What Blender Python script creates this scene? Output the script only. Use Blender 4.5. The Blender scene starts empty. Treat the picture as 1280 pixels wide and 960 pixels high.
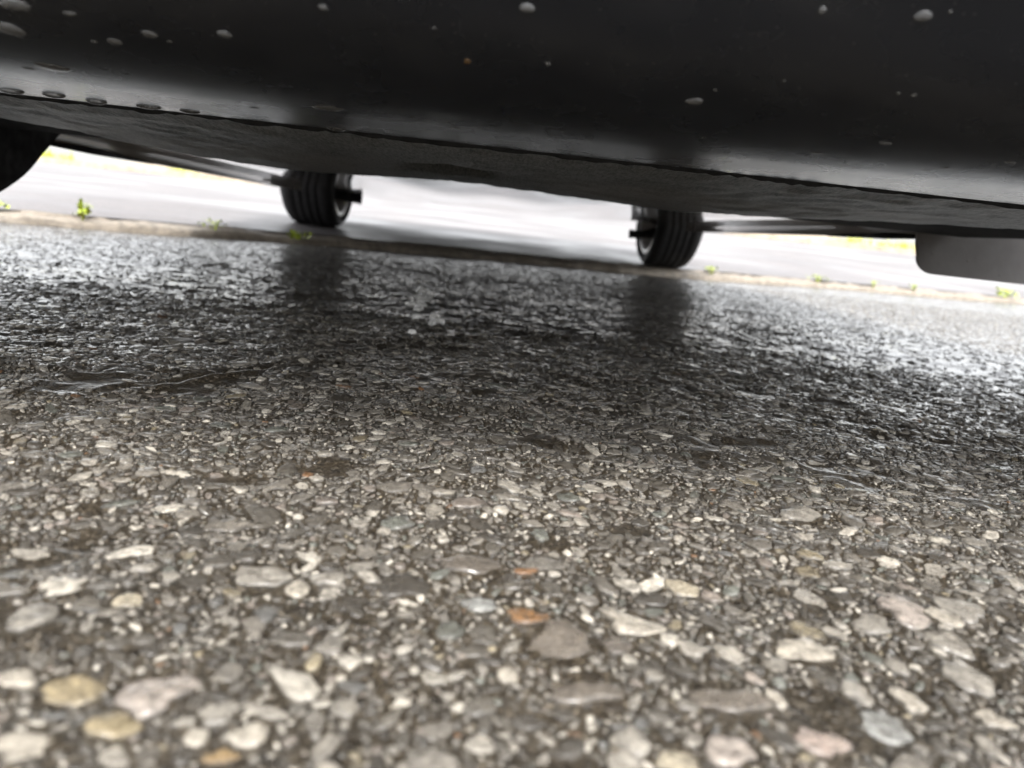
import bpy, bmesh, math, random
import numpy as np
from mathutils import Vector, Matrix
random.seed(7); rng = np.random.default_rng(11)
R = math.radians
sc = bpy.context.scene
C = sc.collection

# ------------------------------------------------------------------ helpers
def link(o, parent=None):
    C.objects.link(o)
    if parent: o.parent = parent
    return o
def mesh_obj(name, verts, faces, mat, parent=None, smooth=True):
    me = bpy.data.meshes.new(name); me.from_pydata([tuple(v) for v in verts], [], faces); me.update()
    if mat: me.materials.append(mat)
    if smooth: me.polygons.foreach_set('use_smooth', [True]*len(me.polygons))
    return link(bpy.data.objects.new(name, me), parent)
def np_mesh(name, V, loops, starts, totals, mat, parent=None, smooth=True):
    me = bpy.data.meshes.new(name)
    me.vertices.add(len(V)); me.vertices.foreach_set('co', np.asarray(V, np.float32).ravel())
    me.loops.add(len(loops)); me.loops.foreach_set('vertex_index', np.asarray(loops, np.int32))
    me.polygons.add(len(starts)); me.polygons.foreach_set('loop_start', np.asarray(starts, np.int32))
    me.polygons.foreach_set('use_smooth', np.full(len(starts), smooth))
    me.update(calc_edges=True); me.validate()
    me.materials.append(mat)
    return link(bpy.data.objects.new(name, me), parent)
def grid_obj(name, X, Y, Z, mat, parent=None):
    ny, nx = X.shape
    V = np.stack([X, Y, Z], -1).reshape(-1, 3)
    i = np.arange(ny-1)[:, None]*nx + np.arange(nx-1)[None, :]
    q = np.stack([i, i+1, i+nx+1, i+nx], -1).reshape(-1)
    n = len(q)//4
    return np_mesh(name, V, q, np.arange(n)*4, np.full(n, 4), mat, parent)
def bm_obj(name, bm, mat, parent=None, smooth=True):
    bmesh.ops.recalc_face_normals(bm, faces=bm.faces)
    me = bpy.data.meshes.new(name); bm.to_mesh(me); bm.free()
    me.materials.append(mat)
    if smooth: me.polygons.foreach_set('use_smooth', [True]*len(me.polygons))
    return link(bpy.data.objects.new(name, me), parent)
def bevel_box(bm, x0, x1, y0, y1, z0, z1, r=.004, seg=2):
    m = Matrix.Translation(((x0+x1)/2, (y0+y1)/2, (z0+z1)/2)) @ Matrix.Diagonal((x1-x0, y1-y0, z1-z0, 1))
    g = bmesh.ops.create_cube(bm, size=1, matrix=m)
    es = list({e for v in g['verts'] for e in v.link_edges})
    if r: bmesh.ops.bevel(bm, geom=es, offset=r, segments=seg, profile=.5, affect='EDGES')
def lathe_x(bm, prof, seg=64):                       # profile of (x, radius) turned about the x axis
    rings = []
    for x, r in prof:
        rings.append([bm.verts.new((x, r*math.cos(2*math.pi*k/seg), r*math.sin(2*math.pi*k/seg))) for k in range(seg)])
    for a, b in zip(rings, rings[1:]):
        for k in range(seg):
            bm.faces.new((a[k], a[(k+1) % seg], b[(k+1) % seg], b[k]))
def tube(bm, pts, r, seg=12):
    pts = [Vector(p) for p in pts]; rings = []
    for i, p in enumerate(pts):
        t = (pts[min(i+1, len(pts)-1)] - pts[max(i-1, 0)]).normalized()
        a = t.cross(Vector((0, 0, 1)));  a = a if a.length > .01 else t.cross(Vector((1, 0, 0)))
        a.normalize(); b = t.cross(a)
        rr = r[i] if isinstance(r, (list, tuple)) else r
        rings.append([bm.verts.new(p + a*rr*math.cos(2*math.pi*k/seg) + b*rr*math.sin(2*math.pi*k/seg)) for k in range(seg)])
    for a, b in zip(rings, rings[1:]):
        for k in range(seg): bm.faces.new((a[k], a[(k+1) % seg], b[(k+1) % seg], b[k]))
    bm.faces.new(rings[0]); bm.faces.new(rings[-1])
def vnoise(x, y, seed=0):                            # value noise on arrays
    def h(i, j):
        n = (i*374761393 + j*668265263 + seed*974711) & 0xFFFFFFFF
        n = ((n ^ (n >> 13))*1274126177) & 0xFFFFFFFF
        return ((n ^ (n >> 16)) & 0xFFFF)/65535.0
    xi = np.floor(x).astype(np.int64); yi = np.floor(y).astype(np.int64)
    fx = x-xi; fy = y-yi; fx = fx*fx*(3-2*fx); fy = fy*fy*(3-2*fy)
    return (h(xi, yi)*(1-fx)+h(xi+1, yi)*fx)*(1-fy) + (h(xi, yi+1)*(1-fx)+h(xi+1, yi+1)*fx)*fy
def tag(o, label=None, cat=None, group=None, kind=None):
    for k, v in (('label', label), ('category', cat), ('group', group), ('kind', kind)):
        if v: o[k] = v
    return o
def empty(name, loc=(0, 0, 0), parent=None):
    o = bpy.data.objects.new(name, None); o.location = loc; o.empty_display_size = .1
    return link(o, parent)

# ------------------------------------------------------------------ materials
class N:
    def __init__(s, name):
        s.m = bpy.data.materials.new(name); s.m.use_nodes = True
        s.t = s.m.node_tree; s.b = s.t.nodes['Principled BSDF']; s.out = s.t.nodes['Material Output']
        s.co = s.t.nodes.new('ShaderNodeTexCoord').outputs['Object']
    def node(s, t, **k):
        n = s.t.nodes.new(t)
        for a, v in k.items(): setattr(n, a, v)
        return n
    def set(s, sock, v):
        if isinstance(sock, str): sock = s.b.inputs[sock]
        if hasattr(v, 'is_linked'): s.t.links.new(v, sock)
        elif isinstance(v, (tuple, list)) and len(v) == 3 and sock.type == 'RGBA': sock.default_value = (*v, 1)
        else: sock.default_value = v
    def noise(s, scale, detail=4, rough=.55, vec=None, out='Fac'):
        n = s.node('ShaderNodeTexNoise'); n.inputs['Scale'].default_value = scale
        n.inputs['Detail'].default_value = detail; n.inputs['Roughness'].default_value = rough
        s.t.links.new(vec or s.co, n.inputs['Vector']); return n.outputs[out]
    def vor(s, scale, feature='F1', vec=None):
        n = s.node('ShaderNodeTexVoronoi', feature=feature); n.inputs['Scale'].default_value = scale
        s.t.links.new(vec or s.co, n.inputs['Vector']); return n
    def ramp(s, fac, stops):
        n = s.node('ShaderNodeValToRGB'); s.t.links.new(fac, n.inputs['Fac'])
        e = n.color_ramp.elements
        while len(e) < len(stops): e.new(.5)
        for el, (p, c) in zip(e, stops):
            el.position = p; el.color = (*c, 1) if len(c) == 3 else c
        return n.outputs['Color']
    def mix(s, f, a, b, blend='MIX'):
        n = s.node('ShaderNodeMix', data_type='RGBA', blend_type=blend)
        s.set(n.inputs[0], f); s.set(n.inputs[6], a); s.set(n.inputs[7], b); return n.outputs[2]
    def math(s, op, a, b=0., c=None):
        n = s.node('ShaderNodeMath', operation=op); s.set(n.inputs[0], a); s.set(n.inputs[1], b)
        if c is not None: s.set(n.inputs[2], c)
        return n.outputs[0]
    def range(s, v, a, b, c=0., d=1.):
        n = s.node('ShaderNodeMapRange'); s.set(n.inputs[0], v)
        for i, x in enumerate((a, b, c, d)): n.inputs[i+1].default_value = x
        return n.outputs[0]
    def bump(s, h, strength, dist, prev=None):
        n = s.node('ShaderNodeBump'); n.inputs['Strength'].default_value = strength; n.inputs['Distance'].default_value = dist
        s.set(n.inputs['Height'], h)
        if prev: s.set(n.inputs['Normal'], prev)
        return n.outputs[0]
    def mapping(s, scale, vec=None):
        n = s.node('ShaderNodeMapping'); n.inputs['Scale'].default_value = scale
        s.t.links.new(vec or s.co, n.inputs['Vector']); return n.outputs[0]

def plain(name, col, rough=.5, metal=0., var=.25, scale=30., bump=0., bdist=.001, coat=0.):
    n = N(name); f = n.noise(scale)
    lo = tuple(c*(1-var) for c in col); hi = tuple(min(1, c*(1+var)) for c in col)
    n.set('Base Color', n.ramp(f, [(.3, lo), (.7, hi)]))
    n.set('Roughness', n.range(n.noise(scale*1.7), .3, .7, rough*.8, min(1, rough*1.2)))
    n.set('Metallic', metal); n.set('Coat Weight', coat)
    if bump: n.set('Normal', n.bump(n.noise(scale*3), bump, bdist))
    return n.m

# asphalt binder: dark bitumen with sand grains, chips and a film of rain water
n = N('asphalt_binder')
d1 = n.noise(55, 3, out='Color')
wv = n.node('ShaderNodeVectorMath', operation='MULTIPLY_ADD'); n.set(wv.inputs[0], d1); wv.inputs[1].default_value = (.012, .012, .012); n.set(wv.inputs[2], n.co)
big = n.vor(170, vec=wv.outputs[0]); sand = n.vor(520); fine = n.vor(1300)
chipc = n.ramp(big.outputs['Color'], [(0, (.045, .041, .036)), (.45, (.075, .068, .06)), (.62, (.14, .128, .11)), (.8, (.24, .225, .2)), (1, (.33, .31, .28))])
chipm = n.range(big.outputs['Distance'], .30, .42, 1, 0)
sandc = n.ramp(sand.outputs['Color'], [(.3, (.04, .036, .03)), (.52, (.085, .076, .062)), (.72, (.19, .172, .145)), (1, (.42, .39, .34))])
finec = n.ramp(fine.outputs['Color'], [(.3, (.038, .034, .028)), (.8, (.13, .116, .095))])
base = n.mix(n.range(sand.outputs['Distance'], .25, .5, 1, 0), finec, sandc)
base = n.mix(n.math('MULTIPLY', chipm, .8), base, chipc)
tint = n.ramp(n.noise(7, 3), [(.35, (.78, .76, .72)), (.65, (1.15, 1.1, 1.02))])
n.set('Base Color', n.mix(1., n.mix(1., base, tint, 'MULTIPLY'), (.36, .333, .298), 'MULTIPLY'))
wet = n.noise(16, 4, .6)
gut = n.range(n.node('ShaderNodeSeparateXYZ').outputs[1], .7, 2.2)
n.set([x for x in n.t.nodes if x.bl_idname == 'ShaderNodeSeparateXYZ'][0].inputs[0], n.co)
n.set('Roughness', n.math('MULTIPLY', n.range(wet, .35, .65, .2, .45), n.range(gut, 0, 1, 1.0, 1.35)))
n.set('Specular IOR Level', .4)
b = n.bump(n.math('MULTIPLY', n.math('MULTIPLY', chipm, n.range(wet, .4, .6, .4, 1.)), n.range(gut, 0, 1, 1., .9)), 1., .0026)
b = n.bump(sand.outputs['Distance'], .8, .0012, b)
b = n.bump(n.noise(900, 2), .3, .0004, b)
n.set('Normal', b)
# the rain film lies over the grain: a smooth clear coat that follows only the larger relief
far_ = n.node('ShaderNodeSeparateXYZ'); n.set(far_.inputs[0], n.co)
n.set('Coat Weight', n.math('MULTIPLY', n.range(n.noise(23, 4, .6), .32, .52, .2, .95), n.range(far_.outputs[1], .9, 2., 1., .7)))
n.set('Coat IOR', 1.36); n.set('Coat Roughness', n.range(far_.outputs[1], .7, 1.9, .07, .2))
n.set('Coat Normal', n.bump(n.noise(170, 2, .5), .35, .0012))
M_ASPH = n.m

n = N('aggregate_stone')
at = n.node('ShaderNodeAttribute', attribute_name='stone_colour')
mot = n.ramp(n.noise(330, 6, .75), [(.28, (.42, .4, .37)), (.5, (1., 1., 1.)), (.72, (1.5, 1.47, 1.4))])
speck = n.range(n.vor(900).outputs['Distance'], .05, .2, .55, 1.)
sc2 = n.mix(1., at.outputs['Color'], mot, 'MULTIPLY')
cmb = n.node('ShaderNodeCombineColor'); [n.set(cmb.inputs[i], speck) for i in range(3)]
sc3 = n.mix(.6, sc2, n.mix(1., sc2, cmb.outputs[0], 'MULTIPLY'))
film = n.math('MULTIPLY', n.range(n.noise(190, 6, .72), .50, .64), .6)
n.set('Base Color', n.mix(1., n.mix(film, sc3, (.055, .047, .037)), (.66, .635, .595), 'MULTIPLY'))
n.set('Roughness', n.math('MULTIPLY', n.range(n.noise(60), .35, .65, .2, .45), n.range(n.node('ShaderNodeSeparateXYZ').outputs[1],   .7, 2.2, .95, 1.15)))
n.set([x for x in n.t.nodes if x.bl_idname == 'ShaderNodeSeparateXYZ'][0].inputs[0], n.co)
b = n.bump(n.noise(210, 6, .72), 1., .0026); b = n.bump(n.noise(900, 3), .6, .0006, b)
n.set('Normal', b); n.set('Specular IOR Level', .4)
# the rain film lies over the grain: a smooth clear coat that follows only the larger relief
far_ = n.node('ShaderNodeSeparateXYZ'); n.set(far_.inputs[0], n.co)
n.set('Coat Weight', n.math('MULTIPLY', n.range(n.noise(23, 4, .6), .32, .52, .2, .95), n.range(far_.outputs[1], .9, 2., 1., .7)))
n.set('Coat IOR', 1.36); n.set('Coat Roughness', n.range(far_.outputs[1], .7, 1.9, .07, .2))
n.set('Coat Normal', n.bump(n.noise(170, 2, .5), .35, .0012))
M_STONE = n.m

n = N('wet_road')
f1 = n.noise(2.2, 5, .6); f2 = n.vor(140)
col = n.ramp(f1, [(.3, (.085, .080, .081)), (.55, (.115, .107, .107)), (.75, (.15, .141, .139))])
gr = n.ramp(f2.outputs['Color'], [(.2, (.75, .75, .75)), (.8, (1.15, 1.13, 1.12))])
n.set('Base Color', n.mix(1., col, gr, 'MULTIPLY'))
n.set('Roughness', n.range(n.noise(1.1, 4, .6), .38, .62, .32, .62))
n.set('Specular IOR Level', .25)
n.set('Normal', n.bump(f2.outputs['Distance'], .25, .0015, n.bump(n.noise(9, 3), .05, .004)))
M_ROAD = n.m
M_KERB = plain('kerb_concrete', (.17, .145, .115), .7, var=.35, scale=45, bump=.7, bdist=.004)
M_PAVE = plain('far_pavement', (.42, .40, .38), .5, var=.15, scale=4, bump=.3)
M_SOIL = plain('verge_soil', (.24, .19, .13), .9, var=.4, scale=9, bump=.8, bdist=.02)
M_GLINT = plain('painted_glint', (.80, .79, .77), .22, var=.08, scale=300, bump=.3, coat=.8)  # white colour stands in for water glints on the asphalt

n = N('black_gloss_paint')
sp = n.vor(230); sp2 = n.vor(620)
dots = n.math('MULTIPLY', n.range(sp.outputs['Distance'], .06, .13, 1, 0), n.math('GREATER_THAN', n.node('ShaderNodeSeparateColor').outputs[0], .5))
sep = [x for x in n.t.nodes if x.bl_idname == 'ShaderNodeSeparateColor'][0]; n.set(sep.inputs[0], sp.outputs['Color'])
dots2 = n.range(sp2.outputs['Distance'], .05, .16, 1, 0)
dirt = n.range(n.noise(14, 5, .65), .42, .72)
n.set('Base Color', n.mix(n.math('MULTIPLY', dots, .6), n.mix(n.math('MULTIPLY', dirt, .3), (.0018, .0036, .008), (.004, .006, .0105)), (.07, .065, .06)))
n.set('Roughness', n.range(n.noise(25, 4), .3, .7, .24, .30))
n.set('Specular IOR Level', .2); n.set('Coat Weight', 1.); n.set('Coat IOR', 1.3); n.set('Coat Roughness', .22)
b = n.bump(dots, .5, .0009); b = n.bump(n.math('MULTIPLY', dots2, dirt), .06, .0002, b); n.set('Normal', b)
M_BLACK = n.m

n = N('textured_black_plastic')
f = n.noise(420, 5, .8, n.mapping((1, .22, 1))); g = n.noise(26, 4, .6, n.mapping((1, .35, 1)))
pad = n.node('ShaderNodeAttribute', attribute_name='felt_pad').outputs['Fac']
n.set('Base Color', n.mix(n.range(n.math('ADD', n.math('MULTIPLY', g, .5), pad), .35, .9), n.ramp(f, [(.35, (.05, .083, .088)), (.62, (.50, .51, .53))]), n.ramp(f, [(.3, (.36, .365, .375)), (.65, (.74, .75, .77))])))
n.set('Roughness', .4); n.set('Specular IOR Level', .9); n.set('Normal', n.bump(f, .4, .0018))
M_TRAY = n.m
M_LINER = plain('wheel_liner_felt', (.012, .012, .012), .9, var=.3, scale=60, bump=.5)
M_FLOOR = plain('painted_floor_pan', (.80, .78, .77), .14, var=.06, scale=6, bump=.08, coat=1.)
M_TYRE = plain('tyre_rubber', (.011, .011, .012), .7, var=.35, scale=40, bump=.3)
M_RIM = plain('wheel_alloy', (.80, .80, .80), .35, metal=.15, var=.12, scale=20)
M_RUST = plain('rusty_steel', (.10, .045, .03), .8, var=.5, scale=40, bump=.6)
M_DARKSTEEL = plain('dark_steel', (.03, .03, .032), .6, metal=.3, scale=30, bump=.4)
n = N('grey_mud_flap')
v = n.vor(60); g = n.noise(35, 4, .6)
n.set('Base Color', n.mix(n.range(v.outputs['Distance'], .1, .2, .35, 0), n.ramp(g, [(.3, (.54, .515, .505)), (.7, (.64, .62, .61))]), (.42, .39, .37)))
n.set('Roughness', .5); n.set('Normal', n.bump(n.range(v.outputs['Distance'], .06, .16, 1, 0), .2, .003, n.bump(n.noise(160), .3, .001)))
M_FLAP = n.m
def water(name, col):
    n = N(name); n.set('Base Color', n.ramp(n.noise(700, 3), [(.3, tuple(c*.75 for c in col)), (.7, col)])); n.set('Roughness', .06); n.set('IOR', 1.33)
    n.set('Transmission Weight', .82); n.set('Normal', n.bump(n.noise(350, 2), .15, .0006)); n.set('Coat Weight', .5); n.set('Coat Roughness', .05)
    return n.m
M_WATER = water('rain_water', (.72, .73, .74)); M_AMBER = water('amber_water', (.5, .26, .07))
def leaf(name, a, b):
    n = N(name); n.set('Base Color', n.ramp(n.noise(9, 3), [(.3, a), (.7, b)])); n.set('Roughness', .5)
    n.set('Subsurface Weight', 0.); n.set('Transmission Weight', 0.)
    return n.m
M_WEED = leaf('weed_leaf', (.26, .34, .03), (.46, .52, .05))
M_GRASS = leaf('verge_grass', (.32, .38, .02), (.52, .54, .05))

# ------------------------------------------------------------------ lie of the land
KX = [-60, -5, -1.6, -1.2, -.68, .08, .66, 1.57, 3.4, 8, 60]
KY = [0., .6, 2.0, 2.28, 2.72, 2.98, 3.08, 3.6, 4.5, 5.6, 8.]
def kerb(x): return (np.interp(x-.12, KX, KY)+np.interp(x+.12, KX, KY)+np.interp(x, KX, KY))/3
CRACK = [(-.55, .30), (-.265, .407), (-.242, .474), (-.202, .531), (-.173, .586), (-.131, .697), (-.09, .80), (.12, 1.0)]
def ground(x, y):
    x = np.asarray(x, float); y = np.asarray(y, float)
    z = (vnoise(x*3.1+9, y*3.1, 1)-.5)*.007 + (vnoise(x*11, y*11+4, 2)-.5)*.0042 + (vnoise(x*34, y*34, 3)-.5)*.0024 + (vnoise(x*66+3, y*74, 13)-.5)*.0019 + (vnoise(x*125, y*140, 14)-.5)*.0012
    cy = np.interp(x, [p[0] for p in CRACK], [p[1] for p in CRACK])
    w = np.where((x > -.56) & (x < .13), 1., 0.)
    d = (y-cy+.010*(vnoise(x*30, y*0+3, 5)-.5))
    w = w*(.4+.6*vnoise(x*22, y*22, 6)); z = z - w*.0040*np.exp(-((d-.010)/.010)**2) + w*.0030*np.exp(-((d+.012)/.010)**2)
    return z
def graded(a, b, s0, g):                             # spacing s0 growing with distance
    out = [a]; 
    while out[-1] < b: out.append(out[-1]+s0*max(1., g*(out[-1]-a)))
    return out
xs = graded(0, 3.4, .0018, 3.2)+[4, 5, 7, 10, 16, 26, 40, 60]
xs = np.array([-v for v in xs[:0:-1]]+xs)
yy = [.10]
while yy[-1] < 3.2: yy.append(yy[-1]+.0016*max(1, yy[-1]/.42))
ys = np.array([-60, -30, -15, -8, -4, -2, -1, -.6, -.4, -.25, -.15, -.08, -.03, .0, .03, .05, .065, .08, .09]+yy+[3.3, 3.5, 4, 4.6, 5.3, 6, 7, 8.2])
GX, GY = np.meshgrid(xs, ys)
asphalt = grid_obj('asphalt', GX, GY, ground(GX, GY), M_ASPH)
tag(asphalt, 'wet worn asphalt with pale stones showing in the dark binder', 'asphalt', kind='structure')

# exposed aggregate: every stone its own shape, size, tint and tilt
PAL = [((.33, .312, .282), 30), ((.21, .197, .178), 32), ((.12, .111, .097), 36), ((.07, .063, .054), 26), ((.27, .235, .165), 3), ((.27, .238, .215), 8), ((.22, .12, .06), .7), ((.15, .16, .145), 7), ((.56, .535, .485), 17), ((.155, .158, .16), 2.5)]
pw = np.array([p[1] for p in PAL]); pw = pw/pw.sum(); pc = np.array([p[0] for p in PAL])
HERO = []   # (x, y, rx, ry, angle, colour)
cell = .012; hashg = {}
def free(x, y, r):
    ci, cj = int(math.floor(x/cell)), int(math.floor(y/cell))
    k = int(math.ceil((r+.013)/cell))
    for i in range(ci-k, ci+k+1):
        for j in range(cj-k, cj+k+1):
            for (a, b_, q) in hashg.get((i, j), ()):
                if (a-x)**2+(b_-y)**2 < (.80*(q+r))**2: return False
    return True
def put(x, y, r): hashg.setdefault((int(math.floor(x/cell)), int(math.floor(y/cell))), []).append((x, y, r))
stones = []
def scatter(nr, r0, r1, y0, y1, spread):
    u = rng.random((nr, 4))
    Y = np.sqrt(y0*y0+(y1*y1-y0*y0)*u[:, 0]); X = (u[:, 1]*2-1)*(.80*Y+spread)
    rr = r0*(r1/r0)**u[:, 2]
    kb = kerb(X)
    for x, y, r, k in zip(X.tolist(), Y.tolist(), rr.tolist(), kb.tolist()):
        if y < k-.02 and vnoise(np.array([x*26.]), np.array([y*26.]), 31)[0]*.65+vnoise(np.array([x*70.]), np.array([y*70.]), 32)[0]*.35 > .27 and free(x, y, r): put(x, y, r); stones.append((x, y, r))
def build_stones(S, name, parent, cols=None):
    VV = []; LL = []; ST = []; CC = []; off = 0; lo = 0
    for i, s in enumerate(S):
        x, y, r = s[:3]
        n_ = (16 if r > .005 else 12) if r > .0032 else int(rng.integers(6, 9))
        a = np.sort((np.arange(n_)+rng.uniform(-.36, .36, n_))/n_*2*np.pi)
        asp = rng.uniform(1., 2.1) if len(s) < 5 else s[3]/s[2]
        rad = r*(.92+.20*np.cos(2*a+rng.uniform(0, 6.3))*rng.uniform(0, 1)+.16*np.cos(3*a+rng.uniform(0, 6.3))*rng.uniform(.2, 1)+.10*np.cos(5*a+rng.uniform(0, 6.3)))*rng.uniform(.86, 1.1, n_)
        sq = rng.uniform(0, 6.3); rad = np.minimum(rad, r*.86/np.maximum(.2, np.abs(np.cos(a-sq)))); rad = np.minimum(rad, r*.95/np.maximum(.2, np.abs(np.cos(a-sq-rng.uniform(.7, 1.6)))))
        px = np.cos(a)*rad*math.sqrt(asp); py = np.sin(a)*rad/math.sqrt(asp)
        if len(s) >= 5: px = np.cos(a)*s[2]*rad/r*.98; py = np.sin(a)*s[3]*.88*rad/r; th = s[4]
        else: th = rng.uniform(0, np.pi)
        qx = px*math.cos(th)-py*math.sin(th); qy = px*math.sin(th)+py*math.cos(th)
        h = min(.0011, (.0004+.16*r)*rng.uniform(.15, 1.3)) ; tx, ty = rng.normal(0, .13 if r < .004 else .045, 2)
        P = []
        for sc_, hz in ((1.03, -.0012), (1.0, h*.45), (.90, h*.97), (.45, h*1.0)):
            X = qx*sc_*(1+rng.uniform(-.05, .05, n_)); Y = qy*sc_*(1+rng.uniform(-.05, .05, n_))
            P.append(np.stack([x+X, y+Y, hz+(tx*X+ty*Y)*(hz > 0)+rng.normal(0, h*.16, n_)], 1))
        P.append(np.array([[x, y, h*1.03]]))
        P = np.concatenate(P); P[:, 2] += 0
        VV.append(P)
        for k in range(3):
            for m in range(n_):
                LL += [off+k*n_+m, off+k*n_+(m+1) % n_, off+(k+1)*n_+(m+1) % n_, off+(k+1)*n_+m]; ST.append(lo); lo += 4
        for m in range(n_):
            LL += [off+3*n_+m, off+3*n_+(m+1) % n_, off+4*n_]; ST.append(lo); lo += 3
        c = (pc[rng.choice(len(PAL), p=pw)]*rng.uniform(.8, 1.15)) if cols is None else np.array(cols[i])
        bind = np.array((.050, .043, .034)); bury = rng.beta(1., 2.6)*.7 if cols is None else .15
        mixes = np.concatenate([np.full(n_, .95), np.clip(rng.normal(.45+bury*.5, .2, n_), 0, .95), np.clip(rng.normal(bury, .14, n_), 0, .9), np.clip(rng.normal(bury*.8, .1, n_), 0, .9), [bury*.7]])[:, None]
        cc = c[None, :]*(1-mixes)+bind[None, :]*mixes
        CC.append(np.concatenate([cc, np.ones((len(cc), 1))], 1))
        off += len(P)
    V = np.concatenate(VV); V[:, 2] += ground(V[:, 0], V[:, 1])*1.0
    o = np_mesh(name, V, LL, ST, None, M_STONE, parent)
    at = o.data.attributes.new('stone_colour', 'FLOAT_COLOR', 'POINT')
    at.data.foreach_set('color', np.concatenate(CC).astype(np.float32).ravel())
    return o
heroes = []   # the largest stones in the foreground: x, y, half sizes, turn, colour
heroes += [(-0.0788, 0.1808, 0.0114, 0.0115, 0.13, (0.38, 0.34, 0.315)), (-0.0832, 0.1654, 0.0071, 0.0068, 0.11, (0.33, 0.275, 0.175)), (0.0633, 0.2388, 0.0123, 0.0104, 0.16, (0.45, 0.42, 0.37)), (-0.0719, 0.2507, 0.0125, 0.0082, 0.18, (0.3, 0.285, 0.26)), (0.1296, 0.1906, 0.0086, 0.0088, 0.11, (0.28, 0.29, 0.29)), (0.1199, 0.2295, 0.0128, 0.0087, 0.14, (0.45, 0.42, 0.37)), (0.0245, 0.2359, 0.0095, 0.0061, 0.16, (0.26, 0.14, 0.06)), (0.0897, 0.2742, 0.0073, 0.0083, 0.18, (0.42, 0.38, 0.30)), (0.1406, 0.2696, 0.0061, 0.0117, 0.17, (0.3, 0.285, 0.26)), (0.1056, 0.1803, 0.009, 0.0077, 0.11, (0.40, 0.33, 0.30)), (0.0763, 0.1729, 0.0075, 0.0085, 0.11, (0.38, 0.34, 0.315)), (0.0611, 0.1664, 0.0078, 0.0056, 0.1, (0.42, 0.38, 0.30)), (0.1465, 0.2083, 0.006, 0.0089, 0.13, (0.45, 0.42, 0.37)), (-0.0577, 0.2445, 0.0049, 0.0078, 0.18, (0.45, 0.42, 0.37)), (-0.1296, 0.2103, 0.0082, 0.0117, 0.16, (0.3, 0.285, 0.26)), (-0.1005, 0.1798, 0.0091, 0.0084, 0.13, (0.33, 0.275, 0.175)), (-0.0619, 0.1639, 0.004, 0.004, 0.11, (0.45, 0.42, 0.37)), (-0.0493, 0.1656, 0.0054, 0.0052, 0.11, (0.45, 0.42, 0.37)), (-0.0538, 0.1581, 0.0054, 0.0029, 0.11, (0.30, 0.21, 0.11)), (0.0038, 0.2738, 0.0146, 0.0123, 0.19, (0.16, 0.14, 0.12)), (0.1746, 0.2624, 0.0119, 0.0133, 0.16, (0.38, 0.34, 0.315)), (0.2015, 0.27, 0.0106, 0.0137, 0.16, (0.3, 0.285, 0.26)), (0.0406, 0.1948, 0.0135, 0.006, 0.13, (0.16, 0.14, 0.12)), (0.1742, 0.2216, 0.0093, 0.0133, 0.13, (0.3, 0.285, 0.26)), (-0.1169, 0.182, 0.0069, 0.0056, 0.13, (0.45, 0.42, 0.37)), (0.083, 0.1955, 0.0128, 0.0076, 0.12, (0.16, 0.14, 0.12)), (-0.0987, 0.1556, 0.0078, 0.0076, 0.11, (0.45, 0.42, 0.37)), (0.1561, 0.2517, 0.0086, 0.0085, 0.16, (0.3, 0.285, 0.26)), (0.1775, 0.3707, 0.015, 0.0097, 0.23, (0.3, 0.285, 0.26)), (0.0076, 0.241, 0.0072, 0.0057, 0.16, (0.28, 0.29, 0.29)), (0.0345, 0.2214, 0.0137, 0.0109, 0.15, (0.16, 0.14, 0.12)), (0.1892, 0.2598, 0.0072, 0.0087, 0.16, (0.45, 0.42, 0.37)), (0.0168, 0.1997, 0.0042, 0.0053, 0.13, (0.45, 0.42, 0.37)), (0.0984, 0.1974, 0.0044, 0.0052, 0.12, (0.45, 0.42, 0.37)), (0.1699, 0.201, 0.0057, 0.0052, 0.12, (0.45, 0.42, 0.37)), (-0.1079, 0.2255, 0.0053, 0.0066, 0.17, (0.42, 0.38, 0.30))]
for h in heroes: put(h[0], h[1], max(h[2], h[3])*1.02)
scatter(150, .006, .010, .10, .9, .05)
scatter(8000, .0034, .0065, .09, 1.0, .05)
scatter(34000, .0016, .0036, .09, .95, .04)
scatter(60000, .0008, .0018, .09, .55, .03)
scatter(2500, .0042, .0062, .95, 3.0, .2)
scatter(42000, .0020, .0036, .95, 2.9, .15)
agg = build_stones(stones, 'exposed_aggregate', asphalt); tag(agg, kind='stuff')
for i, h in enumerate(heroes):
    build_stones([h], 'aggregate_stone', asphalt, [h[5]])
print('stones', len(stones))

# water glints on the asphalt, put in as raised white flecks
def glint_flecks(pts, z=.0036):
    V = []; F_ = []
    for (cx, cy, rx, ry) in pts:
        n_ = 14; o = len(V)
        rr = [random.uniform(.6, 1.2) for _ in range(n_)]
        for sc_, hz in ((1.05, -.004), (.9, .0002), (.5, .0014)):
            for k in range(n_):
                a = 2*math.pi*k/n_; x = cx+rx*rr[k]*math.cos(a)*sc_; y = cy+ry*rr[k]*math.sin(a)*sc_
                V.append((x, y, float(ground(x, y))+z+hz))
        V.append((cx, cy, float(ground(cx, cy))+z+.0017))
        for k in range(n_):
            for q in range(2): F_.append((o+q*n_+k, o+q*n_+(k+1) % n_, o+(q+1)*n_+(k+1) % n_, o+(q+1)*n_+k))
            F_.append((o+2*n_+k, o+2*n_+(k+1) % n_, o+3*n_))
    return V, F_
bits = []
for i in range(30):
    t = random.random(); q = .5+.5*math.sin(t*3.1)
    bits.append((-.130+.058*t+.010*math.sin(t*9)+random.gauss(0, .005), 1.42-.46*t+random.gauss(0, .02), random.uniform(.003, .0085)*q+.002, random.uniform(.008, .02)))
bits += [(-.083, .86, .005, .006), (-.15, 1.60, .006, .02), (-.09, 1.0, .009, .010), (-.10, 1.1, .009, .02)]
V, F_ = glint_flecks(bits)
mesh_obj('painted_glint', V, F_, M_GLINT, asphalt)

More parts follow.
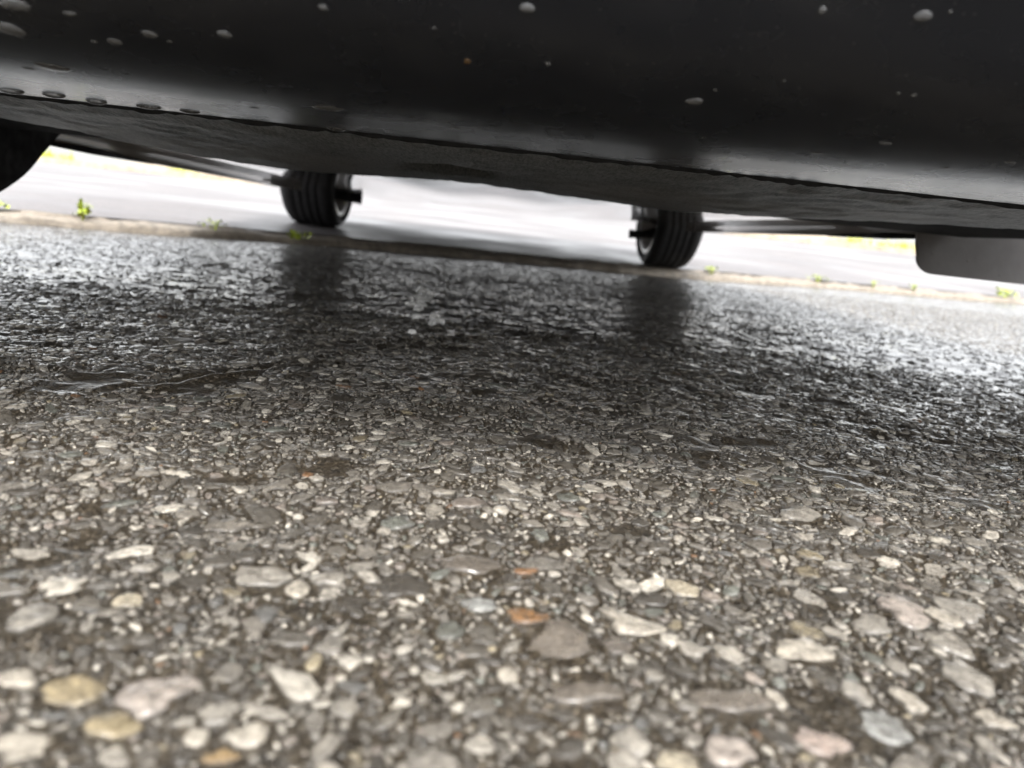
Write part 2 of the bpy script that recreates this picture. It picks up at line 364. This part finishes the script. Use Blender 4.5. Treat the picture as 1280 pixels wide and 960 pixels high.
# ------------------------------------------------------------------ kerb lip, road, verge
kx = np.concatenate([np.linspace(-60, -6, 20)[:-1], np.linspace(-6, 8, 420), np.linspace(8, 60, 20)[1:]])
ky = kerb(kx)+(vnoise(kx*9, kx*0, 8)-.5)*.035+(vnoise(kx*37, kx*0, 18)-.5)*.03
prof = [(0, -.02), (.004, .014), (.014, .022), (.03, .026), (.075, .028), (.113, .028), (.116, .0355), (.12, -.02)]
KXg = np.repeat(kx[None, :], len(prof), 0); KYg = np.stack([ky+p[0] for p in prof])
KZg = np.stack([np.full_like(kx, p[1]) + ((vnoise(kx*14, kx*0+p[0]*40, 9)-.5)*.012 if p[1] > 0 else 0) for p in prof])
tag(grid_obj('kerb', KXg, KYg, KZg, M_KERB), 'low tan concrete kerb lip between asphalt and road', 'kerb', kind='structure')
def road_z(x, y):
    k = kerb(x); t = np.clip((y-k-.3)/3., 0, 1); t = t*t*(3-2*t)
    return (.0355+.05*(y-k-.12))*(1-t) + (.037*(y-2.0))*t
us = np.linspace(0, 1, 160)**1.8
RX = np.repeat(kx[None, :], len(us), 0); RY = (kerb(kx)+.115)[None, :]*(1-us[:, None]) + 14.2*us[:, None]
RZ = road_z(RX, RY) + (vnoise(RX*1.7, RY*1.7, 4)-.5)*.002*np.clip((RY-kerb(RX))*2, 0, 1)
road = tag(grid_obj('road', RX, RY, RZ, M_ROAD), 'pale wet road reflecting the overcast sky', 'road', kind='structure')
zb = .037*(14.2-2.0)
vx = np.linspace(-60, 60, 240)
VP = [(14.18, -.1), (14.19, .07), (14.24, .09), (14.3, .09), (14.31, .06), (15.0, .09), (15.6, .10), (15.62, .13), (40, 1.0), (120, 3.)]
tag(grid_obj('verge', np.repeat(vx[None, :], len(VP), 0), np.stack([np.full_like(vx, p[0]) for p in VP]),
    np.stack([np.full_like(vx, zb+p[1])+(vnoise(vx*2, vx*0+p[0], 6)-.5)*.03 for p in VP]), M_SOIL), 'tan verge along the far side of the road', 'verge', kind='structure')

def leaf_blade(V, F_, base, ang, lean, L, w, fold=.15, nseg=4):
    o = len(V); dx, dy = math.cos(ang), math.sin(ang)
    for k in range(nseg+1):
        t = k/nseg; hgt = L*(math.sin(lean)*t - .35*t*t*math.cos(lean)); out = L*math.cos(lean)*t
        ww = w*math.sin(math.pi*min(.97, .12+.85*t))
        c = (base[0]+dx*out, base[1]+dy*out, base[2]+hgt)
        V += [(c[0]-dy*ww, c[1]+dx*ww, c[2]+fold*ww), c, (c[0]+dy*ww, c[1]-dx*ww, c[2]+fold*ww)]
    for k in range(nseg):
        a = o+k*3
        F_ += [(a, a+1, a+4, a+3), (a+1, a+2, a+5, a+4)]
V = []; F_ = []
GP = [(-15, -12), (-9.4, -8.2), (-6.2, -5.9), (6.9, 7.35), (7.7, 8.15), (8.35, 8.9), (11.5, 14)]
for i in range(7000):
    x = random.uniform(-16, 20); y = random.uniform(14.4, 15.5)
    if not any(a_ < x < b_ for a_, b_ in GP) or random.random() > .9: continue
    leaf_blade(V, F_, (x, y, zb+.05), random.uniform(0, 6.28), random.uniform(.9, 1.5), random.uniform(.10, .28), random.uniform(.008, .016), nseg=2)
tag(mesh_obj('verge_grass', V, F_, M_GRASS), 'yellow green grass tufts growing along the far verge', 'grass', kind='stuff')

def weed(x, dy, H_, n_, spread, label, stem=None):
    y = float(kerb(np.array([x]))[0])+dy; z = float(.034 if dy > .01 else .01)
    root = empty('weed', (x, y, z)); tag(root, label, 'weed', 'weeds along the kerb')
    V = []; F_ = []
    for i in range(n_):
        a = random.uniform(0, 6.28); h0 = random.uniform(0, H_*.7)
        leaf_blade(V, F_, (random.gauss(0, spread*.35), random.gauss(0, .012), h0), a, random.uniform(.35, 1.2), random.uniform(.3, .65)*H_, random.uniform(.10, .2)*H_)
    mesh_obj('leaves', V, F_, M_WEED, root)
    bm = bmesh.new()
    for i in range(4):
        a = random.uniform(0, 6.28); q = spread*.3
        tube(bm, [(math.cos(a)*q*.3, 0, -.01), (math.cos(a)*q*.6, math.sin(a)*.01, H_*.4), (math.cos(a)*q, math.sin(a)*.02, H_*.8)], [.0018, .0014, .0008], 6)
    bm_obj('stem', bm, M_WEED, root)
WEEDS = [
 (-1.235, .05, .050, 26, .028, 'tallest upright weed on the kerb lip, near the left front tyre'),
 (-1.42, .06, .045, 20, .05, 'low blurry weed on the kerb, nearest the left front tyre'),
 (-.93, .03, .03, 22, .07, 'spreading low weed on the kerb a little left of the left rear wheel'),
 (-.69, .0, .04, 34, .06, 'bushy weed at the kerb directly in front of the left rear wheel'),
 (.98, .04, .028, 24, .08, 'flat weed on the kerb just right of the right rear wheel'),
 (1.62, .04, .035, 30, .11, 'wide weed on the kerb midway between right rear wheel and mud flap'),
 (2.0, .03, .03, 16, .05, 'small weed on the kerb, second one left of the mud flap'),
 (2.3, .03, .035, 16, .05, 'tiny weed on the kerb, closest one left of the mud flap'),
 (3.1, .05, .065, 34, .10, 'leafy weed on the kerb below the grey mud flap'),
]
for w in WEEDS: weed(*w)

# ------------------------------------------------------------------ the car
car = empty('parked_car', (0, 0, 0))
tag(car, 'black car parked over the wet asphalt, its front bumper and underside close overhead', 'car')
BP = [(.489, .202), (.4885, .190), (.487, .1800), (.47, .1786), (.45, .1784), (.42, .1784), (.39, .1789), (.36, .1818), (.33, .1893), (.30, .2025), (.27, .225), (.245, .246), (.222, .275), (.205, .31), (.195, .36), (.19, .42), (.195, .50), (.21, .58), (.24, .64)]
def bend(x): return .30*max(0., (abs(x)-.30)/.55)**2.6
nx = 160; bx = np.linspace(-.98, .98, nx)
V = []; F_ = []
# refine the profile with Catmull-Rom so the paint reflects smoothly
def refine(P, m=5):
    out = []
    for i in range(len(P)-1):
        p0 = np.array(P[max(i-1, 0)]); p1 = np.array(P[i]); p2 = np.array(P[i+1]); p3 = np.array(P[min(i+2, len(P)-1)])
        for k in range(m):
            t = k/m; out.append(tuple(.5*((2*p1)+(-p0+p2)*t+(2*p0-5*p1+4*p2-p3)*t*t+(-p0+3*p1-3*p2+p3)*t**3)))
    return out+[P[-1]]
BPR = refine(BP)
GXb = np.repeat(bx[None, :], len(BPR), 0); bb = np.array([bend(v) for v in bx])
GYb = np.stack([p[0]+bb for p in BPR]); GZb = np.stack([np.full(nx, p[1]) for p in BPR])
bumper = grid_obj('bumper', GXb, GYb, GZb, M_BLACK, car)

# undertray behind the bumper edge, with shallow pressed lobes and a slot
tx = np.linspace(-.62, .62, 240); tv = np.linspace(0, 1, 90)
TX, TV = np.meshgrid(tx, tv)
bt = np.array([bend(v) for v in tx])[None, :]
yend = np.interp(tx, [-.62, -.50, -.40, -.30, -.18, .0, .10, .2, .40, .50, .62], [.62, .70, .82, .95, 1.0, 1.0, 1.0, 1.0, .92, .80, .70])[None, :]
yend = yend+.035*(vnoise(tx*30, tx*0, 51)-.5)[None, :]
TY = .497+bt*.9*(1-TV) + (yend-.497-0)*TV
TZ = .186 - .0065*np.clip(TV*6, 0, 1) + .004*TV
lob = np.exp(-(((TX+.27)/.13)**2+((TV-.75)/.33)**2)) + np.exp(-(((TX-.22)/.17)**2+((TV-.72)/.33)**2))
TZ = TZ - .010*np.clip(lob*1.3, 0, 1) + .004*(vnoise(TX*60, TY*60, 21)-.5)*.6
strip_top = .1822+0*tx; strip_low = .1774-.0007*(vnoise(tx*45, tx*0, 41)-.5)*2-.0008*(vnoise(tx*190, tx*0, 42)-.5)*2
grid_obj('gap_shade_strip', np.repeat(tx[None, :], 3, 0), np.stack([.492+bt[0]*.95, .4915+bt[0]*.95, .500+bt[0]*.95]), np.stack([strip_top, strip_low, strip_low+.002]), M_LINER, car)  # added black strip: shade of the gap between bumper edge and undertray
slot = np.exp(-(((TX+.05)/.045)**4+((TV-.55)/.10)**4)); TZ = TZ + .02*slot
ut = grid_obj('undertray', TX, TY, TZ, M_TRAY, car)
pad = np.exp(-((TX+.27)/.15)**4-((TV-.80)/.40)**4) + np.exp(-((TX-.24)/.20)**4-((TV-.78)/.42)**4)
ut.data.attributes.new('felt_pad', 'FLOAT', 'POINT').data.foreach_set('value', pad.astype(np.float32).ravel())

# painted floor pan with ribs
fx = np.linspace(-.72, .72, 120); fy = np.linspace(.93, 3.95, 140)
FX, FY = np.meshgrid(fx, fy)
FZ = .205 + .004*np.cos(FX*18)*np.clip((FY-1.2)*2, 0, 1)*np.clip((3.5-FY)*2, 0, 1)*.5 + .0*FX
FZ = np.where(FY > 3.5, FZ+.05*(FY-3.5), FZ)
grid_obj('floor_pan', FX, FY, FZ, M_FLOOR, car)
for s in (-1, 1):
    bm = bmesh.new(); bevel_box(bm, s*.735-.012, s*.735+.012, 1.27, 2.86, .187, .24, .003)
    bevel_box(bm, s*.79-.03, s*.79+.05, 1.22, 2.9, .225, .40, .012)
    bm_obj('sill', bm, M_FLOOR, car)
    bm = bmesh.new(); tube(bm, [(s*.70, 1.18, .186), (s*.70, 1.34, .187), (s*.712, 1.6, .186)], [.003, .006, .002], 8)
    bm_obj('jacking_bracket', bm, M_DARKSTEEL, car)
# front wheel arch liners: a black shell round each wheel; the left one ends in a ribbed rounded lobe
for s in (-1, 1):
    V = []; F_ = []; m = 24; cy, cz, rr = .84, .30, .40
    for x in (s*.69, s*.98):
        for k in range(m+1):
            a = R(-18)+R(216)*k/m; V.append((x, cy+rr*math.cos(a), max(.196, cz+rr*math.sin(a))))
    for k in range(m): F_.append((k, k+1, m+2+k, m+1+k))
    V.append((s*.69, cy, .40)); c0 = len(V)-1
    for k in range(m): F_.append((k, k+1, c0))
    ln = mesh_obj('wheel_liner', V, F_, M_LINER, car, False)
    bm = bmesh.new(); bevel_box(bm, min(s*.40, s*.72), max(s*.40, s*.72), .70, 1.14 if s > 0 else .98, .188, .205, .004)
    bm_obj('liner_floor', bm, M_LINER, ln)
lobe = [(1.20, .215), (1.165, .198), (1.149, .187), (1.119, .165), (1.082, .137), (1.049, .119), (1.017, .105), (.98, .092), (.93, .080), (.87, .073), (.80, .072), (.70, .082), (.62, .105), (.56, .15), (.54, .215)]
lobe = refine(lobe, 4)
V = []; F_ = []; k = len(lobe); cx_, cz_ = .86, .26
rings = [(-.650, .90), (-.650, .985), (-.655, 1.0)]
for g in range(7):
    x0 = -.665-.02*g; rings += [(x0, 1.0), (x0-.003, .985), (x0-.011, .985), (x0-.014, 1.0)]
for xr, q in rings: V += [(xr, cx_+(y-cx_)*q, cz_+(z-cz_)*q if z < .2 else z) for y, z in lobe]
for j in range(len(rings)-1):
    for i in range(k-1): F_.append((j*k+i, j*k+i+1, (j+1)*k+i+1, (j+1)*k+i))
F_.append(tuple(range(k)))
mesh_obj('splash_guard', V, F_, M_TYRE, car, False)
# mud flap hanging behind the right front wheel
out = [(.655, .212), (.657, .195), (.660, .172), (.665, .156)] + [(.665+.034*(1-math.cos(R(a_))), .156-.028*math.sin(R(a_))) for a_ in range(10, 91, 10)] + [(.75, .1275), (.98, .127), (.99, .212)]
V = [(x, 1.16, z) for x, z in out]+[(x, 1.168, z) for x, z in out]; k = len(out)
F_ = [tuple(range(k)), tuple(range(2*k-1, k-1, -1))]+[(i, (i+1) % k, k+(i+1) % k, k+i) for i in range(k)]
fl = mesh_obj('mud_flap', V, F_, M_FLAP, car, False)
# body shell over it all
prof = [(.24, .635), (.45, .78), (1.15, .93), (1.75, 1.36), (2.4, 1.46), (3.3, 1.42), (3.75, 1.0), (3.97, .9), (4.0, .55), (3.95, .24)]
bm = bmesh.new(); pr = refine(prof, 4); rows = []
for (y, z) in pr:
    w = .98 if z < .95 else .98-.25*(z-.95)/.5
    rows.append([bm.verts.new((x*w, y+bend(x*.98)*(1 if y < .6 else 0), z-(.03*abs(x)**3 if z > .3 else 0))) for x in np.linspace(-1, 1, 21)])
for a, b_ in zip(rows, rows[1:]):
    for k in range(20): bm.faces.new((a[k], a[k+1], b_[k+1], b_[k]))
for e in (0, 20):                                      # flanks
    s = -1 if e == 0 else 1
    top = [r[e] for r in rows]; 
    low = [bm.verts.new((s*.98, min(max(p.co.y, .3), 3.93), (.72 if abs(p.co.y-.84) < .40 or abs(p.co.y-3.3) < .38 else .24) if p.co.z > .62 else p.co.z-.001)) for p in top]
    for k in range(len(top)-1):
        try: bm.faces.new((top[k], top[k+1], low[k+1], low[k]))
        except ValueError: pass
bm_obj('body', bm, M_BLACK, car)

def wheel(loc, side, steer=0., r=.275, w=.2):
    bm = bmesh.new(); ri = r*.78
    hw = w/2
    # rim barrel, open to the inside, spokes outside
    lathe_x(bm, [(-hw*.92, ri*1.06), (-hw*.95, ri), (-hw*.8, ri*.93), (hw*.55, ri*.86), (hw*.7, ri*.3), (hw*.7, .03)], 64)
    rim = bm_obj('wheel', bm, M_RIM, car)
    bm = bmesh.new()
    P = [(-hw*.90, ri*1.02), (-hw*1.02, ri*1.16), (-hw*1.04, r*.90), (-hw*.90, r*.965), (-hw*.74, r*.99)]
    for g in (-.45, -.15, .15, .45):
        P += [(hw*(g-.04), r), (hw*(g-.03), r-.0016), (hw*(g+.03), r-.0016), (hw*(g+.04), r)]
    P += [(hw*.74, r*.99), (hw*.90, r*.965), (hw*1.04, r*.90), (hw*1.02, ri*1.16), (hw*.90, ri*1.02)]
    lathe_x(bm, P, 96); bm_obj('tyre', bm, M_TYRE, rim)
    bm = bmesh.new(); lathe_x(bm, [(-hw*.3, .02), (-hw*.3, ri*.70), (-hw*.1, ri*.72), (-hw*.1, .02)], 40)
    bm_obj('brake_drum', bm, M_RUST, rim)
    bm = bmesh.new(); tube(bm, [(-hw*.2, 0, -.125), (-hw*1.2, 0, -.145), (-hw*1.75, 0, -.147)], [.03, .016, .020], 14)
    bm_obj('axle_stub', bm, M_DARKSTEEL, rim)
    rim.location = loc; rim.scale = (side, 1, 1); rim.rotation_euler = (0, 0, steer)
    return rim
wheel((-.92, .82, .275), -1, 0); wheel((.90, .80, .275), 1, 0)
rz = lambda x: float(road_z(np.array([x]), np.array([3.3]))[0])-.003
wheel((-.765, 3.3, rz(-.765)+.275), -1, w=.21); wheel((.758, 3.3, rz(.758)+.275), 1, w=.19)
for c in car.children:
    if c.name.startswith('wheel') and c.scale.x < 0:     # mirrored wheels: x flipped about their own axis
        c.scale = (1, 1, 1)
        for m_ in [c]+list(c.children):
            me = m_.data
            for v_ in me.vertices: v_.co.x = -v_.co.x
            me.flip_normals()

# ------------------------------------------------------------------ water drops on the bumper
yb = [p[0] for p in BPR]; 
def panel_at(x, s):                                    # s: depth along the underside, from the rear edge
    i = int(np.argmin([abs(p[0]-s) for p in BPR[8:]]))+8
    P = BPR; a = np.array(P[max(i-1, 0)]); b_ = np.array(P[min(i+1, len(P)-1)])
    t = (b_-a)/np.linalg.norm(b_-a); z = float(np.interp(s, [p[0] for p in P[12:70]][::-1], [p[1] for p in P[12:70]][::-1]))
    return Vector((x, s+bend(x), z)), Vector((0, t[0], t[1]))
def drop(x, s, a, b_, h, label, mat=None):
    p, t = panel_at(x, s); X = Vector((1, 0, 0)); nrm = X.cross(t); nrm = nrm if nrm.z < 0 else -nrm
    V = []; F_ = []; m = 20; K = 7; ph = random.uniform(0, 6.28)
    for k in range(K):
        f = k/(K-1)*math.pi/2*.97; c, s_ = math.cos(f), math.sin(f)
        for j in range(m):
            an = 2*math.pi*j/m; wob = 1+.10*math.sin(2*an+ph)+.06*math.sin(3*an+1.7*ph)
            V.append(X*(a*c*wob*math.cos(an)) + t*(b_*c*wob*math.sin(an)) + nrm*(.8*h*(s_**.8)-.0003))
    V.append(nrm*(.8*h-.0003))
    for k in range(K-1):
        for j in range(m): F_.append((k*m+j, k*m+(j+1) % m, (k+1)*m+(j+1) % m, (k+1)*m+j))
    for j in range(m): F_.append(((K-1)*m+j, (K-1)*m+(j+1) % m, K*m))
    o = mesh_obj('water_drop', V, F_, mat or M_WATER); o.location = p
    tag(o, label, 'water drop', 'water drops on the bumper')
DROPS = [   # x, depth under the bumper, half width, half depth, height, label
 (-0.1929,0.3151,.0067,.0030,.0022,'large oval drop at the very top left corner of the bumper panel'),
 (-0.2053,0.3313,.0055,.0046,.0024,'large round drop at the left edge, just below the corner drop'),
 (-0.1731,0.3166,.0028,.0016,.0010,'small oval drop at the top edge, right of the corner drop'),
 (-0.1456,0.3239,.0036,.0022,.0012,'bright oval drop right of the pair of twin small drops, upper left'),
 (-0.1635,0.3320,.0037,.0022,.0011,'oval drop with a tiny bead on either side of it, upper left'),
 (-0.1725,0.3338,.0017,.0013,.0007,'tiny bead just left of an oval drop, upper left of the panel'),
 (-0.1391,0.3274,.0016,.0012,.0006,'tiny bead just below and right of the bright oval drop, upper left'),
 (-0.2086,0.3669,.0085,.0048,.0016,'longest flat drop, lying above the row of drops along the left edge'),
 (-0.2240,0.3746,.0029,.0022,.0009,'small flat drop directly left of the longest flat drop'),
 (-0.1137,0.3183,.0030,.0022,.0014,'lone oval drop left of centre, between the left group and the dark reflection'),
 (-0.0711,0.2994,.0020,.0014,.0009,'small drop at the top edge above the left rear wheel'),
 (-0.0879,0.3884,.0076,.0050,.0017,'long slanting drop straight above the left rear wheel'),
 (-0.1013,0.4755,.0057,.0036,.0022,'pale drop hanging from the panel edge straight above the left rear wheel'),
 (-0.1323,0.4159,.0031,.0030,.0009,'thin flat drop left of the long slanting drop above the left rear wheel'),
 (-0.2844,0.4591,.0062,.0034,.0030,'first drop from the left in the row hanging off the bumper edge'),
 (-0.2585,0.4557,.0062,.0034,.0030,'second drop from the left in the row hanging off the bumper edge'),
 (-0.2396,0.4653,.0057,.0034,.0030,'third drop from the left in the row hanging off the bumper edge'),
 (-0.2099,0.4651,.0072,.0034,.0024,'fourth drop from the left in the row hanging off the bumper edge'),
 (-0.1863,0.4666,.0067,.0034,.0022,'rightmost drop of the row hanging off the left bumper edge'),
 (0.0043,0.2907,.0027,.0020,.0016,'bright white drop at the top centre of the black panel'),
 (-0.0172,0.3180,.0017,.0018,.0012,'amber drop near the middle of the black panel',),
 (0.0150,0.3139,.0014,.0012,.0008,'tiny white bead right of the amber drop'),
 (-0.0298,0.3024,.0010,.0009,.0006,'tiniest bead up left of the amber drop'),
 (-0.0402,0.4286,.0036,.0036,.0006,'left one of two thin streak drops near the edge, middle of the panel'),
 (-0.0258,0.4072,.0031,.0034,.0007,'right one of two thin streak drops near the edge, middle of the panel'),
 (-0.0460,0.3888,.0021,.0024,.0006,'faint bead above the two thin streak drops, middle of the panel'),
 (0.0788,0.3275,.0038,.0026,.0014,'greyish oval drop above the right rear wheel'),
 (0.0940,0.3634,.0016,.0016,.0007,'tiny bead below the greyish oval drop above the right rear wheel'),
 (0.0844,0.3182,.0012,.0010,.0006,'tiny bead up right of the greyish oval drop above the right rear wheel'),
 (0.1081,0.2805,.0016,.0014,.0012,'small round drop at the top edge, left of the big white drop'),
 (0.1434,0.2787,.0034,.0020,.0016,'big white oval drop near the top right corner'),
 (0.1610,0.3079,.0015,.0010,.0007,'right bead of a close pair, right part of the panel'),
 (0.1548,0.3080,.0012,.0009,.0006,'left bead of a close pair, right part of the panel'),
 (0.1505,0.3676,.0032,.0020,.0008,'flat streak drop lowest on the bright part of the panel, left of the others there'),
 (0.1719,0.3448,.0030,.0017,.0010,'bright tilted streak drop in the middle of the bright right part'),
 (0.2158,0.3690,.0020,.0020,.0008,'small streak drop close to the edge, far right, left of the mud flap'),
 (0.2347,0.3506,.0027,.0016,.0008,'streak drop at the right border of the picture above the mud flap'),
 (0.1516,0.2766,.0010,.0009,.0006,'tiny bead right of the big white oval drop'),
 (0.1084,0.3083,.0010,.0009,.0006,'lone tiny bead right of the right rear wheel, upper half of the panel'),
 (0.2118,0.3782,.0025,.0016,.0006,'thin streak drop closest to the panel edge at far right'),
]
for dr in DROPS: drop(*dr, mat=M_AMBER if dr[5].startswith('amber') else None)


# ------------------------------------------------------------------ light, sky, camera
w = bpy.data.worlds.new('World'); sc.world = w; w.use_nodes = True
nt = w.node_tree; bg = nt.nodes['Background']
sky = nt.nodes.new('ShaderNodeTexSky'); sky.sky_type = 'NISHITA'; sky.sun_disc = False
sky.sun_elevation = R(55); sky.sun_rotation = R(172); sky.dust_density = 2.5; sky.air_density = 1.2; sky.ozone_density = 1
hs = nt.nodes.new('ShaderNodeHueSaturation'); hs.inputs['Saturation'].default_value = .12
nt.links.new(sky.outputs[0], hs.inputs['Color']); tc = nt.nodes.new('ShaderNodeTexCoord'); sx = nt.nodes.new('ShaderNodeSeparateXYZ'); mr = nt.nodes.new('ShaderNodeMapRange')
nt.links.new(tc.outputs['Generated'], sx.inputs[0]); nt.links.new(sx.outputs[2], mr.inputs[0])
for i_, v_ in enumerate((0., .9, .46, 1.3)): mr.inputs[i_+1].default_value = v_      # overcast sky: zenith brighter than horizon
mx = nt.nodes.new('ShaderNodeVectorMath'); mx.operation = 'SCALE'
nt.links.new(hs.outputs[0], mx.inputs[0]); nt.links.new(mr.outputs[0], mx.inputs['Scale']); nt.links.new(mx.outputs[0], bg.inputs['Color'])
bg.inputs['Strength'].default_value = .11
sun = bpy.data.lights.new('sun', 'SUN'); sun.energy = .62; sun.angle = R(20); sun.color = (1, .96, .9)
so = bpy.data.objects.new('sun', sun); C.objects.link(so)
az = R(172); el = R(55)
d = Vector((math.sin(az)*math.cos(el), math.cos(az)*math.cos(el), math.sin(el)))
so.rotation_euler = d.to_track_quat('Z', 'Y').to_euler()

cam = bpy.data.cameras.new('camera'); co = bpy.data.objects.new('camera', cam); C.objects.link(co); sc.camera = co
cam.sensor_width = 36; cam.lens = 924/1280*36; cam.clip_start = .01; cam.clip_end = 500
p = Vector((-22., 196., 924.)); q = Vector((1, -.105, 0))
Yc = p.normalized(); Zc = q.cross(p); Zc = (Zc if Zc.y > 0 else -Zc).normalized(); Xc = Yc.cross(Zc); Xc = Xc if Xc.x > 0 else -Xc
# rows: world X, Y, Z in (right, up, forward); columns of the world matrix are the camera axes in world space
rt = Vector((Xc.x, Yc.x, Zc.x)); up = Vector((Xc.y, Yc.y, Zc.y)); fw = Vector((Xc.z, Yc.z, Zc.z))
mw = Matrix((( rt.x, up.x, -fw.x), (rt.y, up.y, -fw.y), (rt.z, up.z, -fw.z))).to_4x4()
mw.translation = (0, 0, .13); co.matrix_world = mw
cam.dof.use_dof = True; cam.dof.focus_distance = .50; cam.dof.aperture_fstop = 26/3.4; cam.dof.aperture_blades = 0

sc.view_settings.view_transform = 'Standard'; sc.view_settings.look = 'None'; sc.view_settings.gamma = 1
sc.view_settings.exposure = 2.95
sc.render.engine = 'CYCLES'; sc.cycles.use_denoising = True
sc.cycles.max_bounces = 8; sc.cycles.caustics_reflective = False; sc.cycles.caustics_refractive = False
